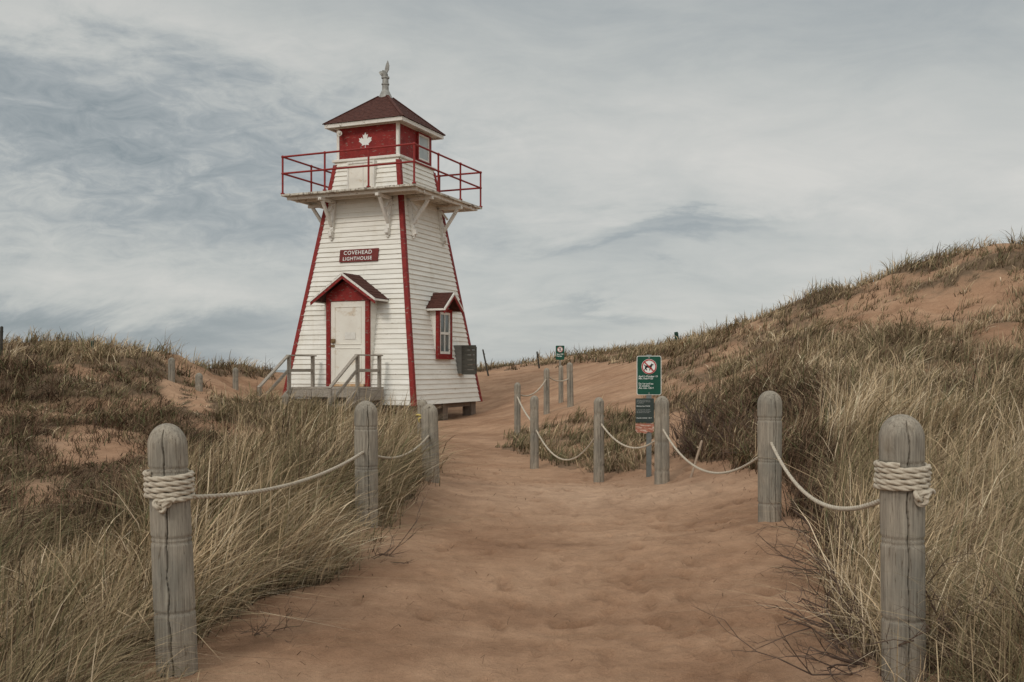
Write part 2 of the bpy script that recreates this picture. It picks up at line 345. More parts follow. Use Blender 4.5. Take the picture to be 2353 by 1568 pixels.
b=MB(); b.add([(-3000,60,-2.2),(3000,60,-2.2),(3000,6000,-2.2),(-3000,6000,-2.2)],[(0,1,2,3)])
o=b.obj('water',simple('sea_water',(.05,.08,.09),(.08,.11,.12),(.3,.3,.3),.2,.4,.2)); o['kind']='structure'; o['label']='grey-blue sea beyond the dunes'; o['category']='water'
# ------------------------------------------------------------------ grass
def blade_mesh(name,P,h,w,az,bend,col,mat,tipcol=None,droop=.45,seg=(0,.35,.7,1),basecol=None):
    n=len(P); dirv=np.stack([np.cos(az),np.sin(az),np.zeros(n)],1)
    sa=rng.uniform(0,2*np.pi,n); side=np.stack([np.cos(sa),np.sin(sa)*.6,np.zeros(n)],1)
    vs=np.empty((n,7,3)); co=np.ones((n,7,4))
    k=0; tc_=tipcol if tipcol is not None else col
    for i,t in enumerate(seg):
        off=(h*bend*t**1.8)[:,None]*dirv; up=h*(t-droop*np.minimum(bend,1.3)*t**2.4)
        p=P+off; p[:,2]+=up
        cc=col*(1-t)+tc_*t
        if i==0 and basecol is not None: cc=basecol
        if i<3:
            ww=(w*(1-.55*t)/2)[:,None]*side
            vs[:,k]=p-ww; vs[:,k+1]=p+ww; co[:,k,:3]=cc; co[:,k+1,:3]=cc; k+=2
        else: vs[:,k]=p; co[:,k,:3]=cc
    base=(np.arange(n)*7)[:,None]
    lp=(base+np.array([[0,1,3,2,2,3,5,4,4,5,6]])).ravel()
    st=((np.arange(n)*11)[:,None]+np.array([[0,4,8]])).ravel()
    me=bpy.data.meshes.new(name); me.vertices.add(n*7); me.vertices.foreach_set('co',vs.ravel())
    me.loops.add(len(lp)); me.loops.foreach_set('vertex_index',lp.astype(np.int32)); me.polygons.add(n*3); me.polygons.foreach_set('loop_start',st.astype(np.int32))
    me.update(calc_edges=True)
    at=me.color_attributes.new('Col','FLOAT_COLOR','POINT'); at.data.foreach_set('color',co.astype(np.float32).ravel())
    me.materials.append(mat)
    o=bpy.data.objects.new(name,me); coll.objects.link(o); return o
STRAW=np.array([.37,.275,.172]);PALE=np.array([.50,.40,.28]);OLIVE=np.array([.165,.138,.072]);GREEN=np.array([.075,.098,.042]);BROWN=np.array([.155,.098,.064]);DARK=np.array([.060,.043,.031])
PAL=np.stack([PALE,STRAW,OLIVE,GREEN,BROWN,DARK])
MIXP={0:[.16,.34,.19,.10,.15,.06],1:[.13,.34,.22,.08,.16,.07],2:[.04,.16,.16,.10,.31,.23],3:[.10,.28,.28,.22,.08,.04],4:[.16,.35,.20,.08,.15,.06],5:[.04,.17,.12,.05,.38,.24]}
def scatter(M0,nb,spread,rmin=3.0,rmax=47,sel=None):
    r=np.exp(rng.uniform(math.log(rmin),math.log(rmax),M0)); a=rng.uniform(-.60,.60,M0)
    x=r*np.sin(a);y=r*np.cos(a);z=H(x,y); d,h,t=veg(x,y,z)
    px,py=proj(x,y,z)
    k=(rng.random(M0)<d)&(py<1950)
    if sel is not None: k&=np.isin(t,sel)
    x,y,h,t,d=x[k],y[k],h[k],t[k],d[k]; n=len(x)
    hs=h*rng.uniform(.5,1.3,n)*(1+1.3*fbm(x*.9,y*.9,123))
    cl=fbm(x*1.1,y*1.1,99)*2.2
    ax=np.where(t==0,1.2,.5)+fbm(x*.8,y*.8,140)*3+rng.normal(0,.55,n);ay=-.15+fbm(x*.8,y*.8,150)*2.5+rng.normal(0,.5,n)
    pw=np.array([MIXP[i] for i in range(6)])[t]
    I=np.repeat(np.arange(n),nb); m=len(I)
    sp=(spread*(.6+.03*y))[I]
    bx=x[I]+rng.normal(0,1,m)*sp; by=y[I]+rng.normal(0,1,m)*sp
    bz=H(bx,by)-.01
    az=np.arctan2(ay[I]+rng.normal(0,.6,m),ax[I]+rng.normal(0,.6,m))
    bh=hs[I]*rng.uniform(.35,1.2,m); bend=np.abs(rng.normal(.62,.36,m)); fl=rng.random(m)<.15; bend[fl]*=2.1
    bend=np.where(t[I]==2,bend*1.5,bend)
    cum=np.cumsum(pw,1)[I]; u=rng.random(m)*.5+rng.random(n)[I]*.5; u=np.clip(u+cl[I]*.35,0,.999)
    ci=(u[:,None]>cum).sum(1).clip(0,5)
    col=PAL[ci]*rng.uniform(.6,1.4,m)[:,None]*(1-cl[I]*.4)[:,None]
    return np.stack([bx,by,bz],1),bh,(.0034+.00066*by)*rng.uniform(.55,1.35,m),az,bend,col,t[I],ci
P,bh,bw,az,bend,col,tt,ci=scatter(43000,12,.06)
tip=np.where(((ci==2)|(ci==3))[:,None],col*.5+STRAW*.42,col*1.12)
bc=BROWN*.45*rng.uniform(.5,1.4,len(P))[:,None]  # dead brown sheaths; the dark base colour also paints shade low in tufts
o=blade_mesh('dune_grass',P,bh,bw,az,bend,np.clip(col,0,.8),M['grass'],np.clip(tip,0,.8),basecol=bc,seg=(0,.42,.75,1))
o['kind']='stuff'; o['label']='straw and olive marram grass covering the dunes'; o['category']='grass'
print('blades',len(P))
P,bh,bw,az,bend,col,tt,ci=scatter(20000,12,.07,sel=[2,5])
az=rng.uniform(-np.pi,np.pi,len(P)); bend=np.abs(rng.normal(.9,.45,len(P)))
col=(BROWN*.66)*rng.uniform(.35,1.6,len(P))[:,None]
gm=rng.random(len(P))<.3; col[gm]=np.array([.068,.066,.032])*rng.uniform(.6,1.5,gm.sum())[:,None]
o=blade_mesh('low_shrubs',P,bh*.9,bw*1.05,az,bend,col,M['grass'],col*1.25,droop=.25)
o['kind']='stuff'; o['label']='dark brown low twiggy dune shrubs'; o['category']='shrubs'
n=2200; lx=rng.normal(.6,2.0,n); ly=rng.uniform(3.6,16,n); edge=np.abs(lx-.6)>rng.uniform(.1,1.6,n)
lx=lx[edge];ly=ly[edge]; lz=H(lx,ly)+.014; n=len(lx)
o=blade_mesh('grass_litter',np.stack([lx,ly,lz],1),rng.uniform(.02,.10,n),np.full(n,.005),rng.uniform(-3.1,3.1,n),rng.uniform(1.5,2.5,n),BROWN*rng.uniform(.3,1.6,n)[:,None],M['grass'],droop=.75)
o['kind']='stuff'; o['label']='dry grass stems lying on the sand'; o['category']='litter'
# ------------------------------------------------------------------ posts
def post(px,top,base,d,w,lean=(0,0),crack=None,seed=0,label='weathered grey round-topped wooden bollard in the sand',name='bollard'):
    X0=(px-CX)/F*d; R=w*d/F/2; g0=gz(X0,d); zt=ZC-(top-HY)/F*d; h=zt-g0
    near=d<9; ns=200 if near else 48; dz=.007 if near else .02
    zs=list(np.arange(-.25,h-R*1.15,dz)); nd=16
    dome=[(h-R*1.15+R*1.15*math.sin(a),R*math.cos(a)) for a in np.linspace(0,math.pi/2*.985,nd)]
    prof=[(q,R) for q in zs]+dome
    rs=random.Random(seed); vs=[];fs=[]; ph=rs.uniform(0,6)
    gr=[.205,.225,.52,.54,.86]
    ck=crack if crack is not None else -math.pi/2+rs.uniform(-.4,.4)
    pa=np.array(prof); zz=pa[:,0]; rr=pa[:,1].copy()
    for g1 in gr: rr-= R*.075*np.exp(-((zz-(h-g1))/.006)**2)
    rr*=1+.03*np.sin(zz*3+ph)
    th=np.arange(ns)*2*np.pi/ns
    T,Z=np.meshgrid(th,zz); RR=np.repeat(rr[:,None],ns,1)
    RR*=1+.012*np.sin(T*3+ph+Z*2)+.012*fbm(T*14,Z*2+ph,seed,3)*2
    cpos=ck+.10*fbm(Z*4,Z*0+seed,5,3)*2+.03*np.sin(Z*40)
    dt=(T-cpos+np.pi)%(2*np.pi)-np.pi
    cw=(.010 if near else .03)+(.030 if near else .03)*vnoise(Z*5,Z*0+3,seed)
    RR-=np.where((np.abs(dt)<cw+.010)&(Z<h-.03),.024,0)
    v=np.stack([RR*np.cos(T)+Z*lean[0],RR*np.sin(T)+Z*lean[1],Z],-1).reshape(-1,3)
    m=len(prof)
    for i in range(m-1):
        for k in range(ns): fs.append((i*ns+k,i*ns+(k+1)%ns,(i+1)*ns+(k+1)%ns,(i+1)*ns+k))
    fs.append(tuple((m-1)*ns+k for k in range(ns)))
    b=MB(); b.v=[tuple(q) for q in v]; b.f=fs
    ob=b.obj(name,M['wood'],None,(0,0,0),smooth=True); ob.location=(X0,d,g0)
    ob['label']=label; ob['category']='bollard'; ob['group']='wooden posts lining the sandy path'
    return dict(x=X0,y=d,g=g0,h=h,R=R,lean=lean,ob=ob)
def at(p,z): return Vector((p['x']+(z-p['g'])*p['lean'][0],p['y']+(z-p['g'])*p['lean'][1],z))
coilL='cracked grey bollard wrapped with a coil of rope'
L1=post(407,973,1530,4.58,89,(-.042,0),-math.pi/2+.10,1,coilL)
L2=post(843,921,1205,7.9,52,(-.01,0),None,2)
L3=post(990,928,1100,10.8,39,(-.02,0),None,3,'grey wooden bollard among dune grass beside the path')
L4=post(971,918,1060,13.5,24,(0,0),None,4,'slim grey wooden post with a yellow rope tied around it')
R1=post(2077,952,1560,4.2,98,(-.008,0),-math.pi/2-.1,5,'weathered grey bollard with a coil of rope near its top')
R2=post(1769,898,1190,7.6,54,(0,0),None,6)
R3=post(1521,910,1115,11.5,34,(0,0),None,7,'grey wooden bollard standing beside the green sign')
R4=post(1376,913,1108,12.6,24,(0,0),None,8)
R5=post(1228,909,1075,14,20,(0,0),None,9)
R6=post(1189,879,1000,18,15,(0,0),None,10)
R7=post(1256,846,950,20,14,(0,0),None,11)
R8=post(1311,833,935,20.5,15,(-.02,0),None,12)
R9=post(1289,840,925,22,11,(0,0),None,13)
B1=post(394,822,880,19,15,(0,0),None,14,'grey wooden post half buried in the dune')
B2=post(457,857,912,18.6,17,(0,0),None,15,'grey wooden post half buried in the dune')
B3=post(541,845,895,21,13,(0,0),None,16,'grey wooden post half buried in the dune')
B4=post(656,904,935,20.2,17,(0,0),None,17,'short grey wooden post before the steps')
# ------------------------------------------------------------------ ropes
def rope_mesh(name,pts,R,mat,parent=None,twist=None,ns=18,**kw):
    pts=[Vector(p) for p in pts]; n=len(pts); twist=twist or 1/(R*3.4)*2*math.pi/3*.8
    T=[(pts[min(i+1,n-1)]-pts[max(i-1,0)]).normalized() for i in range(n)]
    a=T[0].orthogonal().normalized(); s=0; vs=[];fs=[]
    for i in range(n):
        a=(a-T[i]*a.dot(T[i])).normalized(); c=T[i].cross(a)
        if i: s+=(pts[i]-pts[i-1]).length
        for k in range(ns):
            t=2*math.pi*k/ns
            r=R*(.50+.56*abs(math.cos(1.5*(t-s*twist)))**.6)
            vs.append(pts[i]+(a*math.cos(t)+c*math.sin(t))*r)
    for i in range(n-1):
        for k in range(ns): fs.append((i*ns+k,i*ns+(k+1)%ns,(i+1)*ns+(k+1)%ns,(i+1)*ns+k))
    fs.append(tuple(range(ns))[::-1]); fs.append(tuple((n-1)*ns+k for k in range(ns)))
    b=MB(); b.v=[tuple(v) for v in vs]; b.f=fs
    if parent is None: return b.obj(name,mat,None,tuple(pts[0]),smooth=True,**kw)
    return b.obj(name,mat,parent,tuple(parent.location),smooth=True,**kw)
def span(P0,P1,sag,R=.012,skew=0,**kw):
    P0=Vector(P0);P1=Vector(P1); L=(P1-P0).length; n=int(L/ (R*.4))+2; pts=[]
    for i in range(n):
        t=i/(n-1); p=P0.lerp(P1,t); u=t+skew*t*(1-t); p.z-=sag*4*u*(1-u); pts.append(p)
    return rope_mesh('rope',pts,R,M['rope'],label='pale twisted rope hanging between two bollards',category='rope',group='ropes strung between the path bollards',**kw)
def rz(py,d): return ZC-(py-HY)/F*d
p0=at(L1,rz(1145,4.58)); rl=span(p0+Vector((.06,.03,0)),at(L2,rz(1035,7.9)),.09,.0115)
span(at(L2,rz(1040,7.9)),at(L3,rz(998,10.8)),.13,.011)
p1=at(R1,rz(1148,4.2)); rr_=span(p1+Vector((-.06,.03,0)),at(R2,rz(1010,7.6)),.22,.0115)
span(at(R2,rz(1030,7.6)),at(R3,rz(982,11.5)),.34,.011)
span(at(R3,rz(1000,11.5)),at(R4,rz(966,12.6)),.24,.011)
span(at(R4,rz(990,12.6)),at(R5,rz(980,14)),.42,.011)
span(at(R5,rz(975,14)),at(R6,rz(912,18)),.05,.013)
span(at(R6,rz(905,18)),at(R7,rz(870,20)),.16,.013)
span(at(R7,rz(862,20)),at(R8,rz(868,20.5)),.10,.013)
def coil(post_,z0,z1,turns,R,parent,side):
    rad=post_['R']+R*.85; pts=[]; n=int(turns*190)
    for i in range(n+1):
        t=i/n; a=-math.pi/2+side*.5+t*turns*2*math.pi
        wob=1+.012*math.sin(a*3.1)+.015*math.sin(a*.77)
        z=z0+(z1-z0)*t+.002*math.sin(a*1.0+1)+.001*math.sin(a*2.3); c=at(post_,z)
        pts.append((c.x+rad*wob*math.cos(a),c.y+rad*wob*math.sin(a),z))
    rope_mesh('rope_coil',pts,R,M['rope'],parent)
    c=at(post_,z0-.018); a0=-math.pi/2+side; cc=Vector((c.x+(rad+.010)*math.cos(a0),c.y+(rad+.010)*math.sin(a0),c.z))
    tang=Vector((-math.sin(a0),math.cos(a0),0)); nrm=Vector((math.cos(a0),math.sin(a0),0)); pts=[]
    for i in range(261):
        t=2*math.pi*i/260; u=math.sin(t)+2*math.sin(2*t); v=math.cos(t)-2*math.cos(2*t); w=-math.sin(3*t)
        pts.append(cc+tang*u*.012+Vector((0,0,v*.010))+nrm*w*.010)
    rope_mesh('knot',pts,R*.8,M['rope'],parent)
    pts=[cc+Vector((0,0,-.005))+tang*(.01+.05*t)+nrm*(.012-.01*t)+Vector((0,0,.03*math.sin(t*2.2))) for t in np.linspace(0,1,50)]
    rope_mesh('rope_tail',pts,R*.9,M['rope'],parent)
coil(L1,rz(1150,4.5),rz(1088,4.5),4.9,.0128,rl,.0)
coil(R1,rz(1133,4.1),rz(1069,4.1),4.9,.0130,rr_,.35)
b=L4; pts=[(b['x']+(b['R']+.01)*math.cos(a),b['y']+(b['R']+.01)*math.sin(a),rz(955,13.5)+.01*math.sin(2*a)) for a in np.linspace(0,4*math.pi,60)]+[(b['x']-.05,b['y']-.1,rz(962,13.5)),(b['x']-.03,b['y']-.11,rz(970,13.5))]
o=rope_mesh('rope',pts,.014,M['yellowrope'],label='frayed yellow rope tied round a slim post',category='rope')
# ------------------------------------------------------------------ LIGHTHOUSE
ZB=.35; AX=(-3.161,24.86)
LH=empty('lighthouse',(AX[0],AX[1],ZB),math.radians(-23),label='white clapboard lighthouse with red trim on piers in the dunes',category='lighthouse')
OFF=(0,0,ZB)
def part(b,name,mat,parent=LH,**kw): return b.obj(name,mat,parent,OFF,**kw)
z0=.684; z1=6.56
def hw(z): return 1.8-.155*(z-z0)
b=MB(); ha,hb=hw(z0),hw(z1)
nr=50
for (p,q,nn) in [((-1,-1),(1,-1),(0,-1,0)),((1,-1),(1,1),(1,0,0)),((1,1),(-1,1),(0,1,0)),((-1,1),(-1,-1),(-1,0,0))]:
    b.lap((p[0]*ha,p[1]*ha,z0),(q[0]*ha,q[1]*ha,z0),(q[0]*hb,q[1]*hb,z1),(p[0]*hb,p[1]*hb,z1),nr,.024,nn)
b.add([(-ha,-ha,z0),(ha,-ha,z0),(ha,ha,z0),(-ha,ha,z0)],[(3,2,1,0)])
part(b,'wall',M['white'])
b=MB()
for sx in (-1,1):
    for sy in (-1,1):
        w=.11
        def cs(z):
            h=hw(z)+.030; return [(sx*h,sy*h,z),(sx*(h-w),sy*h,z),(sx*(h-w),sy*(h-w),z),(sx*h,sy*(h-w),z)]
        A0,A1=cs(z0-.02),cs(5.63); B0,B1=cs(5.73),cs(6.50)
        if sx*sy>0: A0,A1,B0,B1=[[q[0],q[3],q[2],q[1]] for q in (A0,A1,B0,B1)]
        b.hexa(A0[::-1],A1[::-1]); b.hexa(B0[::-1],B1[::-1])
part(b,'corner_trim',M['red'],bevel=.006)
for (ax,ay) in [(-1.55,-1.55),(0,-1.6),(1.6,-1.6),(1.6,-.1),(1.6,1.5),(-1.55,1.55),(-1.55,0)]:
    b=MB(); b.box(ax-.13,ax+.13,ay-.13,ay+.13,ZB-.25,z0-.004); part(b,'pier',M['pier'],bevel=.01)
b=MB(); b.box(-1.7,1.7,-1.7,-1.58,z0-.12,z0-.006); b.box(1.56,1.69,-1.5,1.6,z0-.12,z0-.006); part(b,'floor_joist',M['pier'])
zg=5.70; G=1.82; b=MB()
n=28
for i in range(n):
    a=-G+2*G*i/n; e=random.uniform(-.014,.014)
    b.box(a+.003,a+2*G/n-.004,-G+e,G+e,zg-.045,zg+random.uniform(-.003,.003))
part(b,'gallery_deck',simple('weathered_gallery_boards',(.42,.38,.31),(.70,.66,.58),(14,3,14),.8,.4,.004,stain=(.16,.12,.09),stscale=(12,5,12),st=(.50,.62)))
b=MB()
for yy in (-1.62,-1.25,1.25,1.62): b.box(-G+.05,G-.05,yy-.03,yy+.03,zg-.115,zg-.048)
for xx in (-1.70,1.70): b.box(xx-.03,xx+.03,-1.58,1.58,zg-.113,zg-.048)
part(b,'gallery_frame',M['trimwhite'])
b=MB(); gp=G-.03; tz=zg+.90; mz=zg+.50
cor=[(-gp,-gp),(gp,-gp),(gp,gp),(-gp,gp)]
for i in range(4):
    p=cor[i];q=cor[(i+1)%4]
    for zr in (tz,mz): b.cyl((p[0],p[1],zr),(q[0],q[1],zr),.024,n=8)
    for k in range(3):
        t=k/3; xx=p[0]+(q[0]-p[0])*t; yy=p[1]+(q[1]-p[1])*t
        b.cyl((xx,yy,zg),(xx,yy,tz+.0),.024,n=8); b.ball((xx,yy,tz),.038); b.ball((xx,yy,mz),.036); b.cyl((xx,yy,zg),(xx,yy,zg+.03),.05,n=10)
part(b,'railing',M['railred'],smooth=False)
def bracket(face,s):
    hz=hw
    def fn(o,z,k):
        if face=='f': return (s+k,-o,z)
        if face=='r': return (o,s+k,z)
        if face=='l': return (-o,s+k,z)
        return (s+k,o,z)
    b=MB(); top=zg-.118
    def strut(p,q,w,k=.04):
        (o1,za),(o2,zb)=p,q; dx,dz=o2-o1,zb-za; l=math.hypot(dx,dz); nx,nz=-dz/l*w/2,dx/l*w/2
        b.prism([(o1+nx,za+nz),(o1-nx,za-nz),(o2-nx,zb-nz),(o2+nx,zb+nz)],fn,-k,k)
    zl=top-.92
    strut((hz(top)+.05,top),(hz(zl)+.05,zl),.085,.045)
    strut((hz(top)+.02,top-.035),(1.74,top-.035),.07,.045)
    strut((1.62,top-.07),(hz(top-.62)+.09,top-.62),.075,.032)
    strut((hz(top)+.12,top-.10),(hz(top)+.30,top-.32),.05,.022)
    strut((hz(zl)+.09,zl+.16),(hz(zl)+.10,zl+.04),.07,.046)
    strut((hz(zl)+.055,zl-.01),(hz(zl)+.055,zl-.05),.06,.03)
    part(b,'bracket',M['trimwhite'],bevel=.005)
for f in 'frl':
    for s in (-.78,.78): bracket(f,s)
b=MB(); b.box(-.40,.27,-hw(5.73)-.035,-hw(6.45)+.1,5.73,6.45); 
hp=part(b,'hatch',M['doorwhite'],bevel=.006)
b=MB(); b.box(-.44,-.40,-hw(5.73)-.05,-hw(6.45)+.1,5.73,6.50); b.box(.27,.31,-hw(5.73)-.05,-hw(6.45)+.1,5.73,6.50); b.box(-.40,.27,-hw(5.73)-.05,-hw(6.45)+.1,6.454,6.50); b.box(-.01,.01,-hw(5.73)-.045,-hw(5.73),5.75,6.44)
part(b,'frame',M['trimwhite'],hp)
lz0,lz1=6.62,7.42; hl=.85
b=MB(); b.box(-.95,.95,-.95,.95,6.555,6.615); part(b,'cornice',M['trimwhite'],bevel=.008)
LR=MB(); LR.box(-hl,hl,-hl,hl,lz0,lz1)
LR=part(LR,'lantern_room',M['red'])
b=MB()
for sx in (-1,1):
    for sy in (-1,1):
        x0,x1=sorted((sx*(hl+.018),sx*(hl-.055))); y0,y1=sorted((sy*(hl+.018),sy*(hl-.055)))
        if (sx,sy)==(1,1): continue
        b.box(x0,x1,y0,y1,lz0,lz1-.002)
b.box(-hl-.012,hl+.012,-hl-.012,hl+.012,lz1-.035,lz1-.003)
part(b,'corner_board',M['trimwhite'],LR,bevel=.004)
b=MB(); b.box(-hl+.08,hl-.08,-hl-.03,-hl,lz0,lz0+.05); b.box(hl,hl+.03,-hl+.08,hl-.08,lz0,lz0+.05); part(b,'sill',M['red'],LR)
b=MB(); b.box(hl+.004,hl+.018,.14,.62,6.74,7.30); wn=part(b,'window',M['glasslight'],LR)
b=MB()
for (ya,yb,za,zb) in [(.05,.095,6.66,7.37),(.665,.71,6.66,7.37),(.095,.665,6.66,6.695),(.095,.665,7.335,7.37)]: b.box(hl+.002,hl+.05,ya,yb,za,zb)
part(b,'frame',M['red'],wn)
b=MB()
for (ya,yb,za,zb) in [(.096,.145,6.696,7.334),(.615,.664,6.696,7.334),(.145,.615,6.696,6.745),(.145,.615,7.29,7.334)]: b.box(hl+.002,hl+.035,ya,yb,za,zb)
part(b,'sash',M['trimwhite'],wn)
b=MB(); b.box(-.6,.6,hl,hl+.02,6.7,7.3); part(b,'window',M['glasslight'],LR)
segs="45 -863|-111 -98|-859 151|116 -320|-20 -73|-941 -762|212 -99|34 -79|-186 -572|542 115|73 -38|105 -247|423 454|111 -57|-204 -1052|327 189|91 -27|332 -652|332 652|91 27|327 -189|-204 1052|111 57|423 -454|105 247|73 38|542 -115|-186 572|34 79|212 99|-941 762|-20 73|116 320|-859 -151|-111 98|45 863"
pt=[(-90.,2030.)]
for s in segs.split('|'):
    dx,dy=map(float,s.split()); pt.append((pt[-1][0]+dx,pt[-1][1]+dy))
pt=[(x/4060*.40-.06,-y/4060*.40+7.04) for x,y in pt]
b=MB(); b.prism(pt,lambda a,c,k:(a,k,c),-hl-.008,-hl-.001); part(b,'maple_leaf_emblem',M['signwhite'],LR)
b=MB(); b.cyl((-.72,-hl-.02,7.26),(-.72,-hl-.10,7.26),.02,n=8); b.cyl((-.72,-hl-.09,7.27),(-.66,-hl-.22,7.22),.045,.065,n=14); part(b,'floodlight',M['trimwhite'],LR)
e=1.08; zt=7.47; b=MB(); ap=8.34
b.box(-e,e,-e,e,lz1+.001,lz1+.012)
for (x0_,x1_,y0_,y1_) in [(-e,e,-e,-e+.04),(-e,e,e-.04,e),(-e,-e+.04,-e+.04,e-.04),(e-.04,e,-e+.04,e-.04)]: b.box(x0_,x1_,y0_,y1_,lz1-.045,zt)
rf=MB(); t=.13
E=e+.03
for (p,q,nn) in [((-1,-1),(1,-1),(0,-.62,.78)),((1,-1),(1,1),(.62,0,.78)),((1,1),(-1,1),(0,.62,.78)),((-1,1),(-1,-1),(-.62,0,.78))]:
    rf.lap((p[0]*E,p[1]*E,zt),(q[0]*E,q[1]*E,zt),(q[0]*t,q[1]*t,ap-.05),(p[0]*t,p[1]*t,ap-.05),16,.006,nn,cols=14,jit=.03)
for sx in (-1,1):
    for sy in (-1,1): rf.beam((sx*E,sy*E,zt+.004),(sx*t,sy*t,ap-.042),.07,.02)
rf=part(rf,'roof',M['roof'])
part(b,'fascia',M['trimwhite'],rf,bevel=.004)
b=MB(); b.cyl((0,0,ap-.09),(0,0,ap+.13),.19,.085,n=20); b.cyl((0,0,ap+.13),(0,0,ap+.44),.085,.075,n=20); b.cyl((0,0,ap+.26),(0,0,ap+.29),.098,n=20); b.cyl((0,0,ap+.42),(0,0,ap+.46),.10,n=20)
cpt=[]
for i in range(9):
    a=math.pi/2*i/8; cpt.append(Vector((-.07+.07*math.cos(a),0,ap+.46+.09*math.sin(a)+.0)))
for i in range(8): b.cyl(cpt[i],cpt[i+1],.065+.003*i,.068+.003*i,n=16)
b.cyl(cpt[-1],cpt[-1]+Vector((-.04,0,-.03)),.09,.10,n=16)
b.prism([(-.02,ap+.55),(.05,ap+.56),(.10,ap+.64),(.105,ap+.74),(.07,ap+.86),(.02,ap+.76),(-.01,ap+.66)],lambda a,c,k:(a,k,c),-.014,.014)
part(b,'vent',M['metal'],rf,smooth=False)
b=MB(); zA,zB=4.06,4.36; xa,xb=-.50,.56
def wy(z,o): return -(hw(z)+o)
b.hexa([(xa,wy(zA,.05),zA),(xb,wy(zA,.05),zA),(xb,wy(zA,.02),zA),(xa,wy(zA,.02),zA)],[(xa,wy(zB,.05),zB),(xb,wy(zB,.05),zB),(xb,wy(zB,.02),zB),(xa,wy(zB,.02),zB)])
sg=part(b,'sign_board',M['signred'])
tl=math.atan(.155)
text('lettering','COVEHEAD',.135,M['signwhite'],sg,(.0,wy(4.235,.053),4.235-ZB),(math.pi/2-tl,0,0),ext=.003,bold=.001,spacing=1.15)
text('lettering','LIGHTHOUSE',.120,M['signwhite'],sg,(.0,wy(4.095,.053),4.095-ZB),(math.pi/2-tl,0,0),ext=.003,bold=.001,spacing=1.15)
# door enclosure
dc=.05; yf=-1.83
b=MB(); b.box(dc-.58,dc+.58,yf+.075,-1.30,1.10,3.15); b.prism([(dc-.58,3.151),(dc+.58,3.151),(dc+.40,3.38),(dc,3.62),(dc-.40,3.38)],lambda a,c,k:(a,k,c),yf+.075,-1.30)
part(b,'porch_wall',M['white'])
b=MB(); b.box(dc-.585,dc-.475,yf,yf+.07,1.10,3.09); b.box(dc+.475,dc+.585,yf,yf+.07,1.10,3.09)
b.prism([(dc-.585,3.091),(dc+.585,3.091),(dc+.585,3.24),(dc,3.64),(dc-.585,3.24)],lambda a,c,k:(a,k,c),yf+.004,yf+.07)
fr=part(b,'door_surround',M['red'],bevel=.004)
b=MB(); b.box(dc-.47,dc+.47,yf+.03,yf+.068,1.11,3.085); dr=part(b,'door',M['doorwhite'],bevel=.005)
b=MB()
for (za,zb) in ((1.2,2.0),(2.08,2.96)):
    for (xa_,xb_,a_,b_) in ((dc-.36,dc+.36,za,za+.014),(dc-.36,dc+.36,zb-.014,zb),(dc-.36,dc-.346,za+.015,zb-.015),(dc+.346,dc+.36,za+.015,zb-.015)): b.box(xa_,xb_,yf+.016,yf+.0295,a_,b_)
part(b,'door_moulding',M['doorwhite'],dr)
b=MB(); b.box(dc-.45,dc-.34,yf-.01,yf+.029,2.12,2.21); b.cyl((dc-.40,yf-.05,2.13),(dc-.40,yf+.029,2.13),.022,n=12); b.box(dc-.46,dc-.36,yf+.01,yf+.03,2.02,2.07); part(b,'handle',simple('rusty_latch',(.10,.06,.03),(.25,.16,.08),(20,20,20),.6,.2),dr)
b=MB(); b.box(dc-.08,dc+.2,yf+.018,yf+.021,2.20,2.36); part(b,'notice_plate',M['trimwhite'],dr)
b=MB(); b.box(dc-.46,dc+.46,yf-.04,yf+.02,1.102,1.16); part(b,'threshold',simple('rusty_threshold',(.45,.2,.06),(.6,.5,.35),(9,9,9),.7,.2),dr)
def hood(c,fn,front,back,half,ze,zp,mat_p):
    b=MB(); th=.035
    for sgn in (-1,1):
        A0=fn(c+sgn*half,front,ze);A1=fn(c,front,zp);B0=fn(c+sgn*half,back,ze);B1=fn(c,back,zp)
        n0=Vector(fn(c+sgn*(zp-ze),0,half))-Vector(fn(c,0,0)); n0.normalize()
        pts=[Vector(q) for q in (A0,A1,B1,B0)]
        b.hexa([p for p in pts],[p+n0*th for p in pts])
        if sgn<0: b.lap(pts[0]+n0*(th+.001),pts[3]+n0*(th+.001),pts[2]+n0*(th+.001),pts[1]+n0*(th+.001),8,.008,n0,cols=6,jit=.05)
        else: b.lap(pts[3]+n0*(th+.001),pts[0]+n0*(th+.001),pts[1]+n0*(th+.001),pts[2]+n0*(th+.001),8,.008,n0,cols=6,jit=.05)
    r=part(b,'hood_roof',mat_p)
    b=MB(); w=MB()
    for sgn in (-1,1):
        for (bb,f0,f1,dz0,dz1) in ((b,front+.004,front+.028,-.105,-.030),(w,front+.002,front+.040,-.030,.022)):
            p=[fn(c+sgn*(half+.01),f0,ze+dz0),fn(c,f0,zp+dz0),fn(c,f0,zp+dz1),fn(c+sgn*(half+.01),f0,ze+dz1)]
            q=[fn(c+sgn*(half+.01),f1,ze+dz0),fn(c,f1,zp+dz0),fn(c,f1,zp+dz1),fn(c+sgn*(half+.01),f1,ze+dz1)]
            bb.hexa(p,q)
    for sgn in (-1,1):
        o1=c+sgn*half; o2=c+sgn*(half+.02)
        w.hexa([fn(o1,back,ze-.03),fn(o2,back,ze-.03),fn(o2,back,ze+.015),fn(o1,back,ze+.015)],[fn(o1,front,ze-.03),fn(o2,front,ze-.03),fn(o2,front,ze+.015),fn(o1,front,ze+.015)])
    part(b,'bargeboard',M['red'],r); part(w,'fascia',M['trimwhite'],r)
    return r
hood(dc,lambda a,o,z:(a,-o,z),2.03,1.28,.86,3.10,3.70,M['roof'])
wc=-.08; xf=1.70
